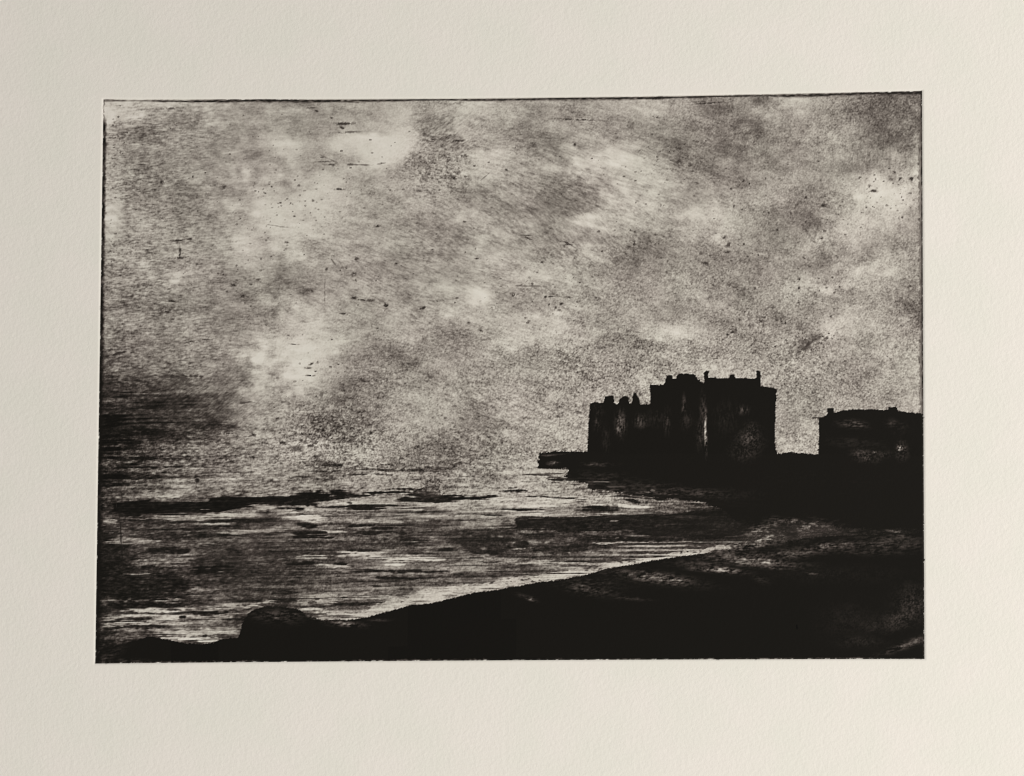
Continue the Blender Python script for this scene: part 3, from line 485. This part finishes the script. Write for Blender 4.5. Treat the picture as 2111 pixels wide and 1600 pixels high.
    x0, y0, x1, y1 = *tD([(1490, 1295)])[0], *tD([(1715, 1212)])[0]
    lift((x0 + x1) / 2, (y0 + y1) / 2, 46, 6, -21, 70, dh)
    lift(x1 - 6, y1 + 2, 26, 6, -21, 66, dn)
    x0, y0, x1, y1 = *tD([(1330, 1230)])[0], *tD([(1740, 1120)])[0]
    stroke(L, x0, y0, x1, y1, 40 / K, 18, .6, .5, nI2)
    stroke(L, 1642.5, 1288, 1645, 1298, 2.4, 6, 1, 0, nI)
    stroke(L, 1606, 1093, 1650, 1101, 14, 30, .8, .5, dh)

    # ---- plate edges: ink caught along the bevel
    ex = U * 1697.0; ey = V * 1166.0
    eL, eR, eT, eB = ex, 1697.0 - ex, ey, 1166.0 - ey
    rag = 0.9 * nI2 + 0.5 * nI
    ydn = sst(Y, 236, 262)
    k = ydn * sst(-(eL - 1.0) + 0.6 * rag, -8.5 - 4.5 * sst(Y, 560, 900), -1.6) * (0.90 + 0.1 * nM)
    L += (20 - L) * np.clip(k, 0, 1)
    k = (1 - ydn) * sst(-eL + rag, -4, -1) * 0.55
    L += (70 - L) * np.clip(k, 0, 1)
    lw = 2.6 + 1.2 * nC2[:1] * 0 + 0.9 * np.sin(X * 0.011 + 1.0) + 0.5 * nC
    k = np.exp(-((eT - 3.0 - 0.6 * np.sin(X * 0.02)) / np.clip(lw, 1.4, 4)) ** 2) * (0.55 + 0.40 * sst(X, 290, 380) - 0.1 * gw(1200, 200, 200, 50))
    L += (34 - L) * np.clip(k * (1 + 0.2 * nH), 0, 1)
    k = sst(-eT, -1.6, -0.4) * sst(X, 560, 640) * (1 - sst(X, 1440, 1560))
    L += (185 - L) * 0.8 * k
    blob(L, 1356, 201.5, 16, 3.2, -6, 38, .9, .2, nI, 3)
    kr = sst(-(eR - 1) + 1.2 * rag, -8.5, -4.5)
    L += (np.minimum(L, 104 + 14 * nV) - L) * kr * 0.85
    k = np.exp(-((eR - 1.2) / 1.6) ** 2) * (0.75 + 0.2 * nM)
    L += (34 - L) * np.clip(k, 0, 1)
    kb = sst(-eB + 0.9 * rag, -3.2, -0.6)
    L += (L * 0 + 62 - L) * kb * np.clip(0.35 + 0.5 * nHL, 0, 1)
    # outside of the plate: bare paper, with the odd burr of ink
    out = np.maximum.reduce([-eL, -eR, -eT, -eB])
    ko = sst(out + 0.3 * rag - 1.2 * np.clip(nI2 - 1.6, 0, 2) * (eR < 3), -0.3, 0.9)
    L = L + 0.42 * (L - blur(L, 1.1))
    L = np.clip(L, 9, 224)
    return L, ko, out, R
#--ART-END

# ------------------------------------------------------------------ build
PAPER = np.array([0.796, 0.766, 0.708])        # warm white cotton paper
INK_TONE = np.array([0.0, 20, 60, 110, 160, 200, 224, 255])
INK_R = np.array([0.0, 22, 63, 115, 166, 206, 227, 255])
INK_G = np.array([0.0, 20, 56, 107, 158, 199, 221, 250])
INK_B = np.array([0.0, 16, 50, 97, 144, 182, 205, 240])

def s2l(c):
    c = c / 255.0
    return np.where(c <= 0.04045, c / 12.92, ((c + 0.055) / 1.055) ** 2.4)

def node_mat(name):
    m = bpy.data.materials.new(name)
    m.use_nodes = True
    nt = m.node_tree
    return m, nt, nt.nodes["Principled BSDF"]

def paper_relief(nt, bsdf, strength, dist):
    """felt-side tooth of mould-made paper, in real millimetres"""
    N, K_ = nt.nodes, nt.links
    tc = N.new("ShaderNodeTexCoord")
    def noise(scale, detail, rough):
        n = N.new("ShaderNodeTexNoise")
        n.inputs["Scale"].default_value = scale
        n.inputs["Detail"].default_value = detail
        n.inputs["Roughness"].default_value = rough
        K_.new(tc.outputs["Object"], n.inputs["Vector"])
        return n
    a = noise(760, 3, 0.55)
    b = noise(260, 2, 0.5)
    mx = N.new("ShaderNodeMath"); mx.operation = 'MULTIPLY_ADD'
    K_.new(b.outputs["Fac"], mx.inputs[0]); mx.inputs[1].default_value = 0.7
    K_.new(a.outputs["Fac"], mx.inputs[2])
    bp = N.new("ShaderNodeBump")
    bp.inputs["Strength"].default_value = strength
    bp.inputs["Distance"].default_value = dist
    K_.new(mx.outputs[0], bp.inputs["Height"])
    K_.new(bp.outputs[0], bsdf.inputs["Normal"])
    return tc

def paper_colour(nt, tc):
    """slight mottling of the pulp"""
    N, K_ = nt.nodes, nt.links
    n = N.new("ShaderNodeTexNoise"); n.inputs["Scale"].default_value = 45; n.inputs["Detail"].default_value = 3
    K_.new(tc.outputs["Object"], n.inputs["Vector"])
    r = N.new("ShaderNodeValToRGB")
    r.color_ramp.elements[0].position = 0.35; r.color_ramp.elements[1].position = 0.65
    r.color_ramp.elements[0].color = (*(PAPER * np.array([0.985, 0.995, 0.985])), 1)
    r.color_ramp.elements[1].color = (*(PAPER * np.array([1.015, 1.003, 1.01])), 1)
    K_.new(n.outputs["Fac"], r.inputs["Fac"])
    return r

mat_paper, nt, bs = node_mat("cotton_paper")
tc = paper_relief(nt, bs, 0.32, 0.0004)
nt.links.new(paper_colour(nt, tc).outputs[0], bs.inputs["Base Color"])
bs.inputs["Roughness"].default_value = 0.92
bs.inputs["Specular IOR Level"].default_value = 0.25

mat_print, nt, bs = node_mat("etching_ink_on_paper")
tc = paper_relief(nt, bs, 0.22, 0.0003)
at = nt.nodes.new("ShaderNodeAttribute"); at.attribute_name = "ink"
mu = nt.nodes.new("ShaderNodeMix"); mu.data_type = 'RGBA'; mu.blend_type = 'MULTIPLY'
mu.inputs["Factor"].default_value = 1.0
nt.links.new(paper_colour(nt, tc).outputs[0], mu.inputs["A"])
nt.links.new(at.outputs["Color"], mu.inputs["B"])
nt.links.new(mu.outputs["Result"], bs.inputs["Base Color"])
bs.inputs["Roughness"].default_value = 0.85
bs.inputs["Specular IOR Level"].default_value = 0.06

mat_table, nt, bs = node_mat("wood_table")
tcw = nt.nodes.new("ShaderNodeTexCoord")
mp = nt.nodes.new("ShaderNodeMapping"); mp.inputs["Scale"].default_value = (2, 26, 10)
nw = nt.nodes.new("ShaderNodeTexNoise"); nw.inputs["Scale"].default_value = 4; nw.inputs["Detail"].default_value = 6
rw = nt.nodes.new("ShaderNodeValToRGB")
rw.color_ramp.elements[0].color = (0.10, 0.055, 0.03, 1); rw.color_ramp.elements[1].color = (0.24, 0.14, 0.075, 1)
nt.links.new(tcw.outputs["Object"], mp.inputs[0]); nt.links.new(mp.outputs[0], nw.inputs["Vector"])
nt.links.new(nw.outputs["Fac"], rw.inputs[0]); nt.links.new(rw.outputs[0], bs.inputs["Base Color"])
bs.inputs["Roughness"].default_value = 0.5

def link_mesh(name, verts, faces, mat, parent=None, ink=None, smooth=True):
    me = bpy.data.meshes.new(name)
    nv, nf = len(verts), len(faces)
    me.vertices.add(nv)
    me.vertices.foreach_set("co", np.ascontiguousarray(verts, np.float32).ravel())
    me.loops.add(nf * 4)
    me.loops.foreach_set("vertex_index", np.ascontiguousarray(faces, np.int32).ravel())
    me.polygons.add(nf)
    me.polygons.foreach_set("loop_start", np.arange(0, nf * 4, 4, dtype=np.int32))
    me.polygons.foreach_set("loop_total", np.full(nf, 4, np.int32))
    me.polygons.foreach_set("use_smooth", np.full(nf, smooth))
    if ink is not None:
        ca = me.color_attributes.new("ink", 'FLOAT_COLOR', 'POINT')
        ca.data.foreach_set("color", np.ascontiguousarray(ink, np.float32).ravel())
    me.update(calc_edges=True)
    me.validate()
    me.materials.append(mat)
    o = bpy.data.objects.new(name, me)
    COL.objects.link(o)
    o.parent = parent
    return o

# table under the sheet
TB = 0.03
tx, ty = 0.75, 0.55
tz = -0.0012
tv = np.array([(sx * tx, sy * ty, z) for z in (tz - TB, tz) for sx, sy in ((-1, -1), (1, -1), (1, 1), (-1, 1))])
tf = np.array([(3, 2, 1, 0), (4, 5, 6, 7), (0, 1, 5, 4), (1, 2, 6, 5), (2, 3, 7, 6), (3, 0, 4, 7)])
table = link_mesh("table_top", tv, tf, mat_table, None, None, False)
table["kind"] = "structure"

root = bpy.data.objects.new("etching_print", None)
root.empty_display_size = 0.05
COL.objects.link(root)
root["label"] = "monochrome etching of a castle by the sea on a large sheet of cream paper"
root["category"] = "art print"

# --- plate area, printed and embossed
u = np.linspace(-MARG / 1697.0, 1 + MARG / 1697.0, NU + 1)
v = np.linspace(-MARG / 1166.0, 1 + MARG / 1166.0, NV + 1)
U, V = np.meshgrid(u, v)
X, Y = plate_units(U, V)
L, BARE, OUT, REG = paint_plate(X, Y, U, V)
PX, PY = to_sheet(X, Y)
DEPTH = 0.00024
def step(a, lo, hi):
    t = np.clip((a - lo) / (hi - lo), 0, 1)
    return t * t * (3 - 2 * t)
PZ = -DEPTH * (1 - step(OUT, -0.8, 3.8))
# ink tone -> reflectance relative to the bare paper
LP = 221.0
rel = np.stack([s2l(np.interp(L, INK_TONE, c)) / s2l(np.interp(np.full(1, LP), INK_TONE, c)) for c in (INK_R, INK_G, INK_B)], -1)
rel = np.clip(rel, 0.004, 1.0)
rel = rel * (1 - BARE[..., None]) + BARE[..., None]
INK = np.concatenate([rel, np.ones(rel.shape[:2] + (1,))], -1).reshape(-1, 4)
VERT = np.stack([PX, PY, PZ], -1).reshape(-1, 3)
W1 = NU + 1
r_, c_ = np.meshgrid(np.arange(NV), np.arange(NU), indexing='ij')
q0 = r_ * W1 + c_
FACE = np.stack([q0 + W1, q0 + W1 + 1, q0 + 1, q0], -1)       # counter-clockwise seen from above

def fc(a):
    return 0.25 * (a[:-1, :-1] + a[1:, :-1] + a[:-1, 1:] + a[1:, 1:])
XC, YC, OC = fc(X), fc(Y), fc(OUT)
lab = np.zeros(XC.shape, int)                                  # 0 sky
lab[(YC > 1036 - 0.0075 * (XC - 200))] = 1                     # sea
lab[inside(XC, YC, HEADLAND)] = 2
lab[(YC > 1062 + 0.0 * XC) & (XC > 1700)] = 2
lab[inside(XC, YC, CASTLE) & (YC < 958)] = 3
lab[inside(XC, YC, HOUSE) & (YC < 958)] = 4
lab[inside(XC, YC, FORESHORE)] = 5
lab[OC > 0.4] = 6                                              # embossed border

def part(name, mask, parent, mat=mat_print):
    f = FACE[mask]
    used, inv = np.unique(f.ravel(), return_inverse=True)
    return link_mesh(name, VERT[used], inv.reshape(-1, 4), mat, parent, INK[used])

image = part("printed_image", (lab == 0), root)
image["label"] = "mottled grey cloudy sky of the printed picture"
for nm, i, lb in (("printed_sea", 1, "dark sea streaked with light"), ("printed_headland", 2, "black headland with a low pier"),
                  ("printed_castle", 3, "black castle silhouette with turrets"), ("printed_house", 4, "black low house silhouette with two chimneys"),
                  ("printed_foreshore", 5, "black sloping foreshore")):
    o = part(nm, lab == i, image)
    o["label"] = lb
part("plate_mark", lab == 6, root)

# --- the rest of the sheet: rings of paper joined to the embossed border, edge to edge
bi = np.concatenate([np.arange(0, NU), np.arange(NU, (NV) * W1 + NU, W1), np.arange(NV * W1 + NU, NV * W1, -1), np.arange(NV * W1, 0, -W1)])
ring0 = VERT[bi]
SX0, SX1, SY0, SY1 = -0.262, 0.268, -0.205, 0.196               # deckle of the sheet
n_ring = 24
# end points on the sheet edge, matched side by side
def edge_pts():
    out = []
    for k, p in enumerate(ring0):
        x, y = p[0], p[1]
        if k < NU:                      # top
            t = k / NU; out.append((SX0 + t * (SX1 - SX0), SY1))
        elif k < NU + NV:               # right
            t = (k - NU) / NV; out.append((SX1, SY1 + t * (SY0 - SY1)))
        elif k < 2 * NU + NV:           # bottom
            t = (k - NU - NV) / NU; out.append((SX1 + t * (SX0 - SX1), SY0))
        else:
            t = (k - 2 * NU - NV) / NV; out.append((SX0, SY0 + t * (SY1 - SY0)))
    return np.array(out)
E1 = edge_pts()
rings = []
for j in range(n_ring + 1):
    t = j / n_ring
    xy = ring0[:, :2] * (1 - t) + E1 * t
    z = 0.00035 * step(np.full(len(xy), t), 0.25, 1) * (np.sin(xy[:, 0] * 17 + 0.7) * np.cos(xy[:, 1] * 14)) 
    z = np.maximum(z, -0.0003) + ring0[:, 2] * (1 - t)
    rings.append(np.column_stack([xy, z]))
rings.append(np.column_stack([E1, rings[-1][:, 2] - 0.00055]))   # thickness of the sheet at its edge
RV = np.concatenate(rings)
nb = len(bi)
jj, kk = np.meshgrid(np.arange(n_ring + 1), np.arange(nb), indexing='ij')
k2 = (kk + 1) % nb
RF = np.stack([jj * nb + kk, jj * nb + k2, (jj + 1) * nb + k2, (jj + 1) * nb + kk], -1).reshape(-1, 4)[:, ::-1]
link_mesh("paper_sheet", RV, RF, mat_paper, root)
